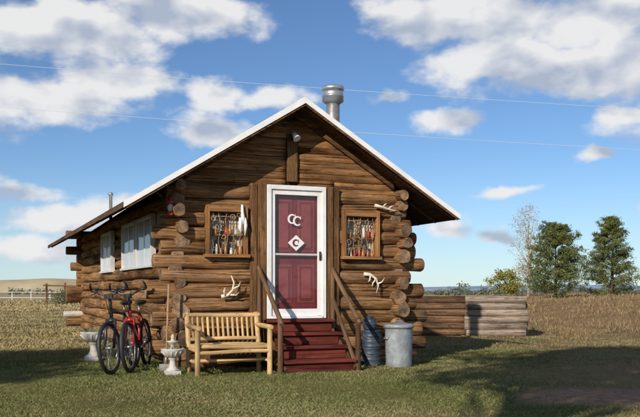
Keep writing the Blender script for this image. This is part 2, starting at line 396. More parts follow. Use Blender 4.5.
for sd in(-1,1):
    mb=MB()
    sw=[(1.2,2.62),(2.72,4.14),(5.5,7.0)] if sd<0 else []
    for i in range(NL):
        z=.12+S*.5+S*i
        if z>2.66: continue
        lo=-random.choice([.07,.10,.15,.20,.28])-random.uniform(0,.04); hi=LEN+random.uniform(.25,.45)
        du=random.uniform(-.06,.06)
        for a,b in cutsegs(lo,hi,sw if 1.55<z<2.42 else []):
            mb.log((sd*(HW+du),a,z+random.uniform(-.03,.03)),(sd*HW,b,z),S*random.uniform(.43,.58),0,1,18,step=.22,wob=.06,taper=.2)
            mb.box((sd*(HW-.02),(max(a,0.1)+min(b,LEN))/2,z-S/2),(.09,min(b,LEN)-max(a,.1),.09),mi=2)
    mb.obj('wall',[M_LOG,M_END,M_CHINK],cabin,'long side wall of stacked brown logs')
mb=MB()
for i in range(NL):
    z=.12+S*i
    if i==2: continue
    mb.log((-HW-random.choice([.12,.22,.38,.5]),LEN,z),(HW+.35,LEN,z),S*.54,0,1,12)
mb.prism_xz([(-HW,2.7),(HW,2.7),(0,AP-.16)],LEN-.03,LEN+.03,0)
mb.obj('wall',[M_LOG,M_END],cabin,'back wall of stacked brown logs')
mb=MB(); mb.log((-HW-.56,LEN,.55),(HW+.35,LEN,.55),S*.42,0,0,12); mb.obj('wall_log',[wood('pale_peeled_wood',(.4,.37,.33),(.58,.55,.5),(.7,.68,.63),crack=.3)],cabin,'pale log end sticking out low at the back corner')
# gable : flat lapped rough slabs
mb=MB(); z=2.80
while z<3.94:
    hw=(AP-.10-z)/SL; st_=random.uniform(.085,.115); hh=st_*.555
    for a,b in ((-hw,-.13),(.07,hw)) if z<3.62 and z>2.90 else ((-hw,hw),):
        if b-a>.1:
            parts=[(a,b)]
            if b-a>1.6:
                c_=a+(b-a)*random.uniform(.3,.7); parts=[(a,c_-.003),(c_+.003,b)]
            for (a1,b1) in parts:
                N=max(4,int((b1-a1)/.12)); ff=random.uniform(-.016,.004)
                mb.tube([(a1+(b1-a1)*t/N,ff,z+random.uniform(-.003,.003)) for t in range(N+1)],hh,14,0,0,.04,sy=.36)
    z+=st_
mb.prism_xz([(-HW-.05,2.72),(HW+.05,2.72),(0,AP-.12)],.005,.05,1)
mb.obj('gable',[M_GABLE,M_CHINK],cabin,'gable of rough horizontal weathered boards')
mb=MB()
mb.box((-.035,-.055,3.29),(.17,.05,.76)); mb.obj('gable_post',[M_TRIM],cabin,'vertical board on the gable above the door',bevel=.006)
for sx in(-1,1):
    mb=MB(); mb.box((sx*.565,-.10,1.72),(.125,.14,2.26)); mb.box((sx*.69,-.075,1.72),(.105,.14,2.26))
    mb.obj('door_surround',[M_TRIM],cabin,'wide brown boards beside the door',bevel=.008)
for u,zz in((-1.86,2.76),(1.86,2.76)):
    mb=MB(); mb.log((u,-.26,zz),(u,.2,zz),.085,0,1,14,wob=.045); mb.obj('purlin',[M_LOG,M_END],cabin,'log wall plate end under the roof overhang')
# roof
def rbeam(mb,v0,v1,off,h,mi=0,u0=0,u1=EH):
    for sd in(-1,1):
        poly=[(sd*u0,AP-off-SL*u0),(sd*u1,AP-off-SL*u1),(sd*u1,AP-off-h-SL*u1),(sd*u0,AP-off-h-SL*u0)]
        if sd<0: poly=poly[::-1]
        mb.prism_xz(poly,v0,v1,mi)
roofp=MB(); rbeam(roofp,V0,V1,0,.03,0)
roof=roofp.obj('roof',[M_ROOF],cabin,'pitched metal roof')
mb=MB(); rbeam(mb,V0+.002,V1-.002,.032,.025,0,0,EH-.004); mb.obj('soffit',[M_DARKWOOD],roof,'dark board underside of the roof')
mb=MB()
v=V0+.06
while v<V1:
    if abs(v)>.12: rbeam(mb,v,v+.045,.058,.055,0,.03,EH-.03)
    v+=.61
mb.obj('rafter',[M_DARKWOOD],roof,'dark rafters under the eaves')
mb=MB(); rbeam(mb,-.085,-.035,.059,.125,0,0,1.75); mb.obj('gable_rafter',[M_TRIM],roof,'sloping brown board where the gable meets the roof')
mb=MB(); rbeam(mb,V0-.03,V0-.004,.066,.045,0,0,EH-.02); mb.obj('barge_board',[M_TRIM],roof,'brown board along the gable edge')
mb=MB(); rbeam(mb,V0-.045,V0+.003,-.012,.085,0,0,EH+.02); mb.obj('roof_trim',[M_ROOFWHITE],roof,'white metal edging along the gable')
mb=MB()
for sd in(-1,1): mb.box((sd*(EH+.012),(V0+V1)/2,AP-SL*EH-.04),(.022,V1-V0-.02,.08))
mb.obj('eave_board',[M_DARKWOOD],roof,'dark board along the eave')
mb=MB(); mb.prism_xz([(-.12,AP-.05),(0,AP+.025),(.12,AP-.05),(.12,AP-.06),(0,AP+.012),(-.12,AP-.06)],V0,V1,0); mb.obj('ridge_cap',[M_ROOFWHITE],roof)
mb=MB(); cu,cv=1.0,.72
mb.lathe([(.115,3.3),(.115,4.40),(.10,4.41),(.10,4.43)],(cu,cv,0),24)
mb.lathe([(.17,3.42),(.15,3.55),(.12,3.62)],(cu,cv,0),24)
ch=mb.obj('chimney',[M_GALVDARK],roof,'stove pipe chimney with wide metal cap')
mb=MB(); mb.lathe([(.11,4.37),(.185,4.42),(.185,4.50),(.19,4.505),(.175,4.51),(.175,4.60),(.19,4.61),(.195,4.64),(.18,4.675),(.06,4.69)],(cu,cv,0),28); mb.obj('chimney_cap',[M_GALV],roof)
mb=MB(); mb.lathe([(.04,2.9),(.04,3.56),(.06,3.57),(.06,3.62),(.02,3.64)],(-1.5,9,0),16); mb.obj('vent_pipe',[M_GALVDARK],roof,'thin metal vent pipe')
# door
door=MB()
door.box((0,-.06,1.80),(.86,.04,2.0),mi=0)
for ux in(-.19,.19):
    for z0,z1 in((1.0,1.60),(1.80,2.62)):
        door.box((ux,-.083,(z0+z1)/2),(.28,.012,z1-z0),mi=1); door.box((ux,-.085,(z0+z1)/2),(.235,.014,z1-z0-.05),mi=0)
        door.box((ux,-.090,(z0+z1)/2),(.16,.016,z1-z0-.13),mi=1)
D=door.obj('door',[M_MAROON,M_MAROON2],cabin,'maroon panelled door behind a white storm door',bevel=.004)
mb=MB()
for sx in(-1,1): mb.box((sx*.458,-.15,1.795),(.065,.10,2.08))
mb.box((0,-.15,2.80),(.851,.10,.07)); mb.box((0,-.16,.775),(.851,.12,.04))
mb.obj('door_frame',[M_WHITE],D,'white door casing',bevel=.005)
mb=MB()
for sx in(-1,1): mb.box((sx*.392,-.155,1.78),(.066,.035,1.96))
mb.box((0,-.155,2.725),(.718,.034,.075)); mb.box((0,-.155,.85),(.718,.034,.11))
mb.obj('storm_door',[M_WHITE],D,'white storm door frame',bevel=.004)
mb=MB(); mb.box((0,-.15,1.76),(.718,.022,.028)); mb.obj('storm_door_bar',[M_WHITEOLD],D,'thin pale bar across the storm door')
mb=MB(); mb.quad([(-.36,-.145,.9),(.36,-.145,.9),(.36,-.145,2.7),(-.36,-.145,2.7)]); mb.obj('door_glass',[M_GLASSD],D)
mb=MB(); mb.box((.392,-.18,1.74),(.025,.02,.14)); mb.tube([(.392,-.18,1.79),(.392,-.215,1.78),(.392,-.215,1.70),(.392,-.18,1.69)],.007,8); mb.obj('door_handle',[M_BLACKP],D)
def cshape(mb,cx,cz,rx,rz,a0,a1,w,y0,y1,mi=0,serif=True):
    N=22;b=len(mb.v)
    for i in range(N+1):
        t=i/N;a=math.radians(a0+(a1-a0)*t); ww=w*(.35+.65*math.sin(math.pi*t)**.8)
        for rr in(-.5,.5):
            for y in(y0,y1): mb.v.append((cx+(rx+rr*ww)*math.cos(a),y,cz+(rz+rr*ww)*math.sin(a)))
    for i in range(N):
        p=b+i*4;q=p+4
        for f in((p,q,q+2,p+2),(p+1,p+3,q+3,q+1),(p,p+1,q+1,q),(p+2,q+2,q+3,p+3)): mb.face(f,[(0,0)]*4,mi)
    if serif:
        a=math.radians(a0); x=cx+rx*math.cos(a); z=cz+rz*math.sin(a)
        mb.prism_xz([(x-w*.1,z-w*.9),(x+w*.4,z-w*.7),(x+w*.35,z+w*1.1),(x+w*.1,z+w*.4)],y0,y1,mi)
mk=MB(); cshape(mk,-.066,2.315,.062,.066,48,318,.033,-.1475,-.146); mk.obj('lettering',[M_WHITE],D,'white letter C')
mk=MB(); cshape(mk,.022,2.285,.062,.066,48,318,.033,-.1490,-.1477); mk.obj('lettering',[M_WHITE],D,'white letter C overlapping another')
mk=MB(); mk.prism_xz([(0,1.815),(.14,1.94),(0,2.065),(-.14,1.94)],-.1475,-.146); mk.obj('emblem',[M_WHITE],D,'white diamond emblem')
mk=MB(); cshape(mk,-.002,1.94,.044,.046,40,320,.034,-.149,-.148); mk.obj('lettering',[M_MAROON],D,'dark letter C on the white diamond')
mb=MB(); mb.box((-.05,-.095,3.60),(.09,.03,.09),mi=1); mb.tube([(-.05,-.11,3.60),(-.05,-.17,3.62),(-.05,-.18,3.60)],.02,10,1)
mb.tube([(-.05,-.16,3.66),(-.03,-.21,3.60),(-.02,-.24,3.56)],[.03,.05,.062],14,0); mb.obj('wall_light',[M_WHITE,M_BLACKP],cabin,'small white spotlight on the gable')

# front windows
for n_,(w0,w1) in enumerate(wins):
    c=(w0+w1)/2; z0,z1=1.70,2.48
    W=MB()
    for ux in(w0+.025,w1-.025): W.box((ux,-.10,(z0+z1)/2),(.05,.16,z1-z0+.02))
    W.box((c,-.10,z1-.045),(w1-w0-.105,.158,.09)); W.box((c,-.12,z0+.02),(w1-w0+.05,.20,.05))
    wo=W.obj('window',[M_WINFRAME],cabin,'small window with orange-brown wooden frame and iron scrollwork',bevel=.004)
    mb=MB(); mb.box((c,.04,(z0+z1)/2),(w1-w0-.05,.02,z1-z0)); mb.obj('window_interior',[M_INSIDE],wo)
    mb=MB(); mb.quad([(w0+.05,-.025,z0+.04),(w1-.05,-.025,z0+.04),(w1-.05,-.025,z1-.08),(w0+.05,-.025,z1-.08)]); mb.obj('window_pane',[M_GLASS],wo)
    mb=MB(); mb.box((c,-.045,(z0+z1)/2),(.022,.03,z1-z0-.12)); mb.box((c,-.06,z0+.34),(w1-w0-.12,.06,.016)); mb.obj('muntin',[M_WINFRAME],wo)
    mb=MB(); N=60
    for s0 in(-1,1):
        b=len(mb.v)
        for i in range(N+1):
            t=i/N; x=c+s0*(.27*t+.01); dep=.28+.36*t**1.3+.02*math.sin(t*30)
            mb.v.append((x,.0+.010*math.sin(t*36),z1-.08)); mb.v.append((x,.0+.010*math.sin(t*36+.5),z1-.08-dep))
        for i in range(N): mb.face((b+2*i,b+2*i+2,b+2*i+3,b+2*i+1),[(0,0)]*4,0,True)
    mb.obj('curtain',[M_LACE],wo)
    mb=MB()
    r=random.Random(n_+3)
    for k in range(5):
        x=w0+.10+k*(w1-w0-.20)/4; mb.tube([(x+.018*math.sin(j*.9+k*2),-.13,z0+.05+j*(z1-z0-.14)/10) for j in range(11)],.004,5)
    mb.tube([(w0+.05,-.137,z1-.16),(w1-.05,-.137,z1-.16)],.006,6)
    for k in range(20):
        cx=w0+.09+r.uniform(0,w1-w0-.18); cz=z0+.13+r.uniform(0,.52); R0=r.uniform(.02,.055); a0=r.uniform(0,6)
        mb.tube([(cx+R0*math.cos(a0+a*.42)*(1-a/22),-.142-.001*k,cz+R0*math.sin(a0+a*.42)*(1-a/22)) for a in range(16)],r.uniform(.003,.006),5)
    mb.obj('grille',[M_IRON],wo,'fine rusty iron scrollwork over the window')
    for row,zr in enumerate((z0+.045,z0+.348)):
        for k in range(7):
            if row and r.random()<.25: continue
            mb=MB(); x=w0+.09+k*.078+r.uniform(-.012,.012); h=r.uniform(.07,.17); rr=r.uniform(.020,.036)
            mb.lathe([(rr*.8,0),(rr,h*.12),(rr*1.02,h*.55),(rr*.8,h*.74),(rr*.6,h*.8),(rr*.65,h),(rr*.5,h+.004)],(x,-.075,zr),14)
            kind=r.choice((0,1,1,1,2,2))
            o=mb.obj('jar',[(M_REDLAMP,M_AMBER,M_WHITEOLD)[kind]],None)
            o.location=P0; o.rotation_euler=(0,0,ROT); meta(o,('red','amber','white')[kind]+' glass jar '+('on a shelf in the cabin window' if row else 'on the cabin window sill'),'jar','jars on the window sills')
for c0,c1 in((1.2,2.62),(2.72,4.14),(5.5,7.0)):
    c=(c0+c1)/2; z0,z1=1.58,2.44; W=MB(); xx=-HW-.13
    for y in(c0+.025,c1-.025): W.box((xx,y,(z0+z1)/2),(.09,.05,z1-z0+.02))
    W.box((xx,c,z1-.02),(.088,c1-c0-.102,.05)); W.box((xx-.01,c,z0+.015),(.12,c1-c0+.04,.045)); W.box((xx+.0,c,(z0+z1)/2),(.04,.035,z1-z0-.07))
    wo=W.obj('window',[M_WHITEOLD],cabin,'white framed side window with pale curtain',bevel=.004)
    x_=-HW-.145; mb=MB(); mb.quad([(x_,c0+.05,z0+.04),(x_,c1-.05,z0+.04),(x_,c1-.05,z1-.045),(x_,c0+.05,z1-.045)]); mb.obj('window_pane',[M_GLASSW],wo)
    mb=MB(); N=60
    for i in range(N+1):
        t=i/N; mb.v.append((-HW-.128+.003*math.sin(t*70),c0+.03+t*(c1-c0-.06),z1-.02)); mb.v.append((-HW-.128+.004*math.sin(t*70+.3),c0+.03+t*(c1-c0-.06),z0+.02))
    for i in range(N): mb.face((2*i,2*i+2,2*i+3,2*i+1),[(0,0)]*4,0,True)
    mb.obj('curtain',[M_CURTAIN2],wo)
# stairs
st=MB()
RISE=.755/4
for k in range(4):
    zt=.745-RISE*k; va=-.10-.27*k if k else -.02; vb=-.10-.27*(k+1)
    st.box((0,(va+vb)/2-.015 if k==0 else (va+vb)/2-.012,zt-.022),(1.12,abs(vb-va)+.03,.044))
    st.box((0,vb+.03,zt-.044-(RISE-.046)/2),(1.04,.02,RISE-.048))
stair=st.obj('stair',[M_RED],cabin,'dark red painted wooden front steps',bevel=.006)
mb=MB()
for sx in(-1,1): mb.beam((sx*.545,-.05,.63),(sx*.545,-1.12,-.03),.04,.22)
mb.obj('stringer',[M_TRIM],stair,bevel=.004)
for sx in(-1,1):
    mb=MB(); u=sx*.615
    mb.log((u,-.17,0),(u,-.17,1.50),.036,0,1,10); mb.log((u,-1.13,-.02),(u,-1.13,.80),.042,0,1,10)
    mb.log((u,-.07,1.60),(u,-1.20,.70),.036,0,1,10)
    if sx>0: mb.log((u-.05,-.30,1.05),(u-.05,-1.16,.10),.032,0,1,8)
    mb.obj('handrail',[M_RAIL,M_END],cabin,'rustic pole handrail beside the steps')

# ------------------------------------------------------------------ antlers, lantern
def antler(name,label,path,tines,r0,cat='antler',group='antlers hung on the cabin wall'):
    mb=MB(); n=len(path); mb.tube(path,[r0*(1-.75*i/(n-1)) for i in range(n)],8,0,wob=.03)
    for t in tines: mb.tube(t,[r0*.6,r0*.4,r0*.12],7)
    o=mb.obj(name,[M_BONE]); o.location=P0; o.rotation_euler=(0,0,ROT); meta(o,label,cat,group); return o
v_=-.16
antler('deer_antler','bleached antler hung on the log wall beside the steps',[(-1.22,v_,1.10),(-1.12,v_-.02,1.12),(-1.05,v_-.04,1.20),(-1.03,v_-.04,1.31),(-1.07,v_-.03,1.42)],
 [[(-1.10,v_-.02,1.13),(-1.0,v_-.05,1.12),(-.95,v_-.05,1.17)],[(-1.04,v_-.04,1.22),(-.96,v_-.06,1.26),(-.93,v_-.05,1.33)],[(-1.16,v_-.02,1.11),(-1.19,v_-.05,1.18),(-1.17,v_-.05,1.24)]],.03)
antler('deer_antler','bleached antler hung on the log wall above the blue cans',[(1.17,v_,1.46),(1.28,v_-.02,1.45),(1.37,v_-.04,1.38),(1.41,v_-.04,1.27),(1.38,v_-.03,1.15)],
 [[(1.28,v_-.02,1.45),(1.25,v_-.05,1.36),(1.22,v_-.05,1.33)],[(1.37,v_-.04,1.38),(1.30,v_-.06,1.31),(1.29,v_-.05,1.25)],[(1.40,v_-.04,1.30),(1.47,v_-.05,1.33),(1.52,v_-.05,1.40)]],.03)
antler('deer_antler','long bleached antler lying across the top of the window',[(1.36,v_-.02,2.58),(1.47,v_-.02,2.56),(1.58,v_-.03,2.53),(1.70,v_-.03,2.50),(1.80,v_-.02,2.51)],
 [[(1.6,v_-.02,2.52),(1.64,v_-.05,2.57),(1.7,v_-.05,2.59)],[(1.5,v_-.02,2.55),(1.53,v_-.05,2.60),(1.57,v_-.05,2.62)]],.027)
mb=MB()
mb.tube([(-.90,-.2,2.50),(-.90,-.21,2.40),(-.89,-.215,2.30),(-.885,-.21,2.2)],[.016,.024,.03,.026],8,wob=.05)
mb.tube([(-.93,-.21,2.30),(-.94,-.22,2.15),(-.92,-.21,2.06)],[.028,.03,.01],8,wob=.05); mb.tube([(-.87,-.21,2.30),(-.85,-.22,2.18),(-.86,-.21,2.03)],[.028,.026,.01],8,wob=.05)
o=mb.obj('cloth_bundle',[M_WHITE]); o.location=P0;o.rotation_euler=(0,0,ROT); meta(o,'white cloth bundle hanging beside the window','cloth')
lt=thing('lantern','small red lantern hanging from a log end','lantern',L2W(-2.00,-.18,2.32),ROT)
mb=MB(); mb.lathe([(.05,-.02),(.055,0),(.055,.03),(.04,.04)],(0,0,0),16); mb.obj('lantern_base',[M_REDLAMP],lt)
mb=MB(); mb.lathe([(.04,.15),(.055,.16),(.05,.19),(.02,.22),(.02,.24)],(0,0,0),16); mb.obj('lantern_top',[M_REDLAMP],lt)
mb=MB(); mb.tube([(-.05,0,.17),(-.055,0,.26),(0,0,.31),(.055,0,.26),(.05,0,.17)],.004,6); mb.obj('handle',[M_REDLAMP],lt)
mb=MB(); mb.lathe([(.03,.04),(.045,.08),(.045,.11),(.03,.15)],(0,0,0),16); mb.obj('lantern_glass',[M_CURTAIN],lt)

# ------------------------------------------------------------------ bench
bl=L2W(-1.29,-.82); bench=thing('bench','pale yellow rustic pole bench with slatted back on the grass','bench',(bl.x,bl.y,T(bl.x,bl.y)),ROT)
bw=.53
mb=MB()
for k in range(7): mb.log((-bw-.02,-.24+k*.074,.41),(bw+.02,-.24+k*.074,.41),.032,0,0,10)
mb.obj('seat',[M_BENCH],bench)
mb=MB()
mb.log((-bw-.02,.27,.50),(bw+.02,.27,.50),.03,0,0,10); mb.log((-bw-.05,.36,.84),(bw+.05,.36,.84),.037,0,0,10)
for k in range(13):
    x=-bw+.08+k*(2*bw-.16)/12; mb.log((x,.272,.49),(x,.358,.84),.019,0,0,8)
mb.obj('backrest',[M_BENCH],bench)
for sx in(-1,1):
    mb=MB(); mb.log((sx*bw,-.27,-.01),(sx*bw,-.27,.66),.038,0,0,10); mb.obj('leg',[M_BENCH],bench)
    mb=MB(); mb.tube([(sx*bw,.24,-.01),(sx*bw,.26,.45),(sx*bw,.37,.88)],.038,10,wob=.02); mb.obj('leg',[M_BENCH],bench)
    mb=MB(); mb.log((sx*bw,-.34,.68),(sx*bw,.33,.70),.036,0,0,10); mb.obj('armrest',[M_BENCH],bench)
    mb=MB(); mb.log((sx*bw,-.27,.20),(sx*bw,.25,.20),.024,0,0,8); mb.log((sx*bw,-.27,.37),(sx*bw,.25,.37),.03,0,0,8); mb.obj('stretcher',[M_BENCH],bench)
mb=MB(); mb.log((-bw,-.27,.34),(bw,-.27,.34),.028,0,0,10); mb.log((-bw,0,.20),(bw,0,.20),.024,0,0,10); mb.obj('stretcher',[M_BENCH],bench)

# ------------------------------------------------------------------ bicycles
def bicycle(label,front,d,paint,scale=1.1,lean=8,steer=0,forkp=None):
    front=Vector(front);d=Vector(d).normalized();rear=front-d*1.06*scale; yaw=math.atan2(d.y,d.x)
    e=thing('bicycle',label,'bicycle',(rear.x,rear.y,T(rear.x,rear.y)),0,'bicycles leaning by the cabin',rot=(math.radians(lean),0,yaw),scale=scale)
    R=.335
    def wheel(x,parent,rotz=0):
        w=MB(); w.tube([(0,-.05,0),(0,.05,0)],.022,10); 
        wo=w.obj('wheel',[M_CHROME],parent); wo.location=(x,0,R+.0); wo.rotation_euler=(0,0,rotz)
        sp=MB()
        for k in range(28):
            a=k*2*math.pi/28; a2=a+(.35 if k%2 else -.35); y=.028 if k%2 else -.028
            sp.tube([(.02*math.cos(a2),y,.02*math.sin(a2)),((R-.045)*math.cos(a),0,(R-.045)*math.sin(a))],.0014,4,caps=False)
        sp.obj('spoke',[M_CHROME],wo)
        t=MB(); t.tube([((R-.02)*math.cos(a),0,(R-.02)*math.sin(a)) for a in np.linspace(0,2*math.pi,48,endpoint=False)],.026,10,closed=True); t.obj('tyre',[M_BLACK],wo)
        t=MB(); t.tube([((R-.048)*math.cos(a),0,(R-.048)*math.sin(a)) for a in np.linspace(0,2*math.pi,48,endpoint=False)],.010,8,closed=True); t.obj('rim',[M_GALVDARK],wo)
    wheel(0,e); wheel(1.06,e,steer)
    f=MB(); bb=(.42,0,.30); st=(.27,0,.76); hb=(.885,0,.66); ht=(.85,0,.80)
    f.tube([bb,hb],.023,10); f.tube([bb,st],.018,10); f.tube([st,ht],.020,10); f.tube([hb,ht],.024,10)
    for s in(-1,1):
        f.tube([(.0,s*.06,R),(.36,s*.035,.305),bb],.010,8); f.tube([(.0,s*.06,R),(.25,s*.03,.70),st],.009,8)
    f.obj('frame',[paint],e)
    f=MB()
    for s in(-1,1): f.tube([(.89,s*.02,.69),(.90,s*.06,.68),(1.06,s*.06,R)],.018,8)
    f.tube([(.89,-.07,.685),(.89,.07,.685)],.022,8); f.obj('fork',[forkp or paint],e)
    h=MB(); h.tube([ht,(.835,0,.92),(.90,0,1.02)],.017,8); h.tube([(.85,-.24,1.09),(.875,-.18,1.08),(.90,-.06,1.02),(.90,.06,1.02),(.875,.18,1.08),(.85,.24,1.09)],.013,8)
    for s in(-1,1): 
        h.tube([(.852,s*.242,1.09),(.872,s*.16,1.08)],.019,8); h.tube([(.88,s*.15,1.07),(.93,s*.17,1.05),(.93,s*.22,1.035)],.008,6)
        h.tube([(.85,s*.24,1.09),(.90,s*.235,1.15),(.93,s*.22,1.18)],.014,8)
        h.tube([(.88,s*.15,1.07),(.97,s*.1,1.13),(.99,s*.02,.97),(.9,0,.72)],.005,5)
    h.box((.905,0,1.0),(.05,.10,.06))
    h.obj('handlebar',[M_BLACKP],e)
    s_=MB(); s_.tube([st,(.25,0,.87)],.013,8); s_.obj('seat_post',[M_CHROME],e)
    s_=MB(); s_.tube([(.10,0,.905),(.13,0,.91),(.2,0,.905),(.3,0,.90),(.39,0,.895)],[.05,.085,.07,.035,.02],12,sy=1.0)
    so=s_.obj('saddle',[M_BLACK],e)
    for vtx in so.data.vertices: vtx.co.z=.905+(vtx.co.z-.905)*.45
    c=MB(); c.tube([(.42+.09*math.cos(a),-.055,.30+.09*math.sin(a)) for a in np.linspace(0,2*math.pi,30,endpoint=False)],.006,6,closed=True)
    c.tube([(.42,-.08,.30),(.42,.08,.30)],.02,8)
    c.tube([(.42,-.075,.30),(.53,-.085,.18)],.011,6); c.tube([(.42,.075,.30),(.31,.085,.42)],.011,6)
    c.tube([(.42,-.055,.39),(.0,-.05,.375)],.004,5); c.tube([(.42,-.055,.21),(.03,-.05,.24),(.0,-.05,.295)],.004,5)
    c.obj('crank',[M_CHROME],e)
    c=MB(); c.box((.53,-.125,.18),(.09,.07,.02)); c.obj('pedal',[M_BLACK],e); c=MB(); c.box((.31,.125,.42),(.09,.07,.02)); c.obj('pedal',[M_BLACK],e)
    return e
bicycle('black mountain bicycle leaning beside the log cabin corner',(-2.93,11.95,0),(-.06,-1,0),M_BLACKP,1.10,lean=5,steer=-.10)
bicycle('red mountain bicycle parked tight beside a black one',(-2.72,12.2,0),(.0,-1,0),M_REDP,1.10,lean=4,steer=-.06,forkp=M_REDP)

# ------------------------------------------------------------------ urns, can, stack
def urn(loc,label,sc,plant):
    e=thing('garden_urn',label,'garden urn',(loc[0],loc[1],T(loc[0],loc[1])),.3,scale=sc)
    mb=MB(); mb.box((0,0,.03),(.26,.26,.07)); mb.lathe([(.11,.06),(.12,.08),(.08,.11),(.055,.16),(.05,.24),(.075,.27),(.06,.29)],(0,0,0),24); mb.obj('pedestal',[M_CONC],e,bevel=.006)
    mb=MB(); prof=[(.05,.28),(.10,.30),(.15,.34),(.185,.39),(.20,.42),(.205,.44),(.19,.445),(.175,.42),(.10,.38),(.02,.37)]
    mb.lathe(prof,(0,0,0),28)
    for k in range(14):
        a=k*2*math.pi/14; mb.tube([(.07*math.cos(a),.07*math.sin(a),.295),(.14*math.cos(a),.14*math.sin(a),.335),(.195*math.cos(a),.195*math.sin(a),.40)],.012,6)
    mb.obj('bowl',[M_CONC],e)
    mb=MB(); r=random.Random(5)
    if plant:
        mb.lathe([(.05,.37),(.06,.42),(.035,.46),(.03,.50),(.07,.53),(.10,.56),(.105,.575),(.04,.58),(.025,.62),(.035,.65),(.01,.69)],(0,0,0),18)
        mb.obj('finial',[M_CONC],e); mb=MB()
    for k in range(70 if not plant else 40):
        a=r.uniform(0,6.28);q=r.uniform(.02,.17);h=r.uniform(.04,.12); x,y=q*math.cos(a),q*math.sin(a)
        b=len(mb.v); dx,dy=r.uniform(-.06,.06),r.uniform(-.06,.06)
        mb.v+= [(x-.012,y,.40),(x+.012,y,.40),(x+dx,y+dy,.40+h)]; mb.face((b,b+1,b+2),[(0,0)]*3)
    mb.obj('plant',[M_GREENPL],e)
urn((-2.08,12.0),'pale two-tiered concrete garden fountain urn on the grass beside the bench',.82,True)
urn((-3.78,14.2),'low pale concrete basin planter behind the bicycles',1.1,False)
th=thing('garden_tool','long wooden tool handle leaning against the log corner','garden tool',(-2.24,12.38,0),0)
mb=MB(); mb.tube([(0,0,.05),(.01,.02,.6),(.03,.04,1.28)],.015,8); mb.obj('handle',[M_HANDLE],th)
mb=MB(); mb.box((0,-.01,.06),(.20,.02,.12)); mb.tube([(0,-.005,.12),(0,0,.22)],.02,8); mb.obj('blade',[M_GALVDARK],th,bevel=.004)

c=thing('metal_bin','dull grey galvanised metal bin with lid on the grass','metal bin',(1.23,13.28,T(1.23,13.28)),.4)
mb=MB(); pr=[(.195,0),(.20,.01)]
for k in range(12): 
    z=.03+k*.048; pr+=[(.20+k*.0012,z),(.204+k*.0012,z+.024)]
pr+=[(.215,.61),(.222,.615),(.222,.63)]; mb.lathe(pr,(0,0,0),36); mb.obj('bin_body',[M_CAN],c)
mb=MB(); mb.lathe([(.232,.605),(.235,.63),(.232,.655),(.20,.672),(.19,.668),(.09,.69),(.03,.695)],(0,0,0),36); mb.tube([(-.07,0,.685),(-.06,0,.715),(.06,0,.715),(.07,0,.685)],.008,8); mb.obj('lid',[M_CAN],c)
for s in(-1,1):
    mb=MB(); mb.tube([(s*.205,-.06,.47),(s*.235,-.05,.44),(s*.235,.05,.44),(s*.205,.06,.47)],.007,8); mb.obj('handle',[M_GALV],c)
bp=L2W(1.20,-.36); zb=T(bp.x,bp.y)
def drum(z,h,r,label,mat,dx=0,top=False):
    e=thing('metal_can',label,'can',(bp.x+dx,bp.y,zb+z),.2,'cans stacked by the cabin wall')
    if top: prof=[(r*.7,0)]+[(r*(.72+.28*math.sin(math.pi*(.1+.75*t))),h*t*.8) for t in np.linspace(.02,1,9)]+[(r*.55,h*.84),(r*.5,h*.9),(r*.62,h*.93),(r*.6,h*.99)]
    else: prof=[(r*.97,0),(r*1.02,.006),(r*1.02,.02),(r,.026),(r,h*.30),(r*1.025,h*.33),(r,h*.36),(r,h*.63),(r*1.025,h*.66),(r,h*.69),(r,h-.03),(r*1.03,h-.022),(r*1.03,h-.006),(r*.97,h-.002)]
    mb=MB(); mb.lathe(prof,(0,0,0),32); mb.obj('can_body',[mat],e)
    mb=MB(); mb.tube([(r*1.03*math.cos(a),-r*1.05*math.sin(a),h*.80-.08*math.sin((a))) for a in np.linspace(0,math.pi,14)],.004,6); mb.obj('handle',[M_GALVDARK],e)
drum(0,.29,.155,'straight-sided dark blue metal can at the bottom of a stack',M_BLUE); drum(.29,.27,.15,'straight-sided dark blue metal can in the middle of a stack',M_BLUE,.01); drum(.56,.22,.11,'small rounded dark blue can on top of the stack',M_BLUE,-.02,True)

# ------------------------------------------------------------------ log planter wall behind
pl=thing('log_planter','raised bed of stacked weathered logs with grey timber end','retaining wall',(-.18,0,0),0)
mb=MB()
for k in range(6):
    z=.09+k*.172
    mb.log((1.4+random.uniform(-.2,.1),22.75,z),(4.0,22.30,z),.094,0,1,12,wob=.05)
for k in range(5):
    mb.log((4.07,22.25,.18+k*.172),(4.07,26.0,.18+k*.172),.085,0,1,12)
mb.obj('log_wall',[M_BROWNOLD,M_END],pl)
mb=MB()
for k in range(6):
    z=.09+k*.172; mb.log((3.97-random.uniform(0,.06),22.05,z),(5.5+random.uniform(-.03,.07),21.95,z),.094,0,1,12,sy=.8,wob=.045)
mb.obj('timber_face',[M_GREYWOOD,M_END],pl)
mb=MB()
for k in range(6):
    mb.log((5.5,22.05,.13+k*.165),(5.5,25.8,.13+k*.165),.082,0,1,10)
mb.obj('log_wall',[M_GREYWOOD,M_END],pl)
mb=MB(); mb.box((3.5,24.3,.45),(3.9,3.1,.86)); mb.obj('soil_fill',[plain('planter_soil',(.16,.11,.07),.95,0,.4,6,.5)],pl)

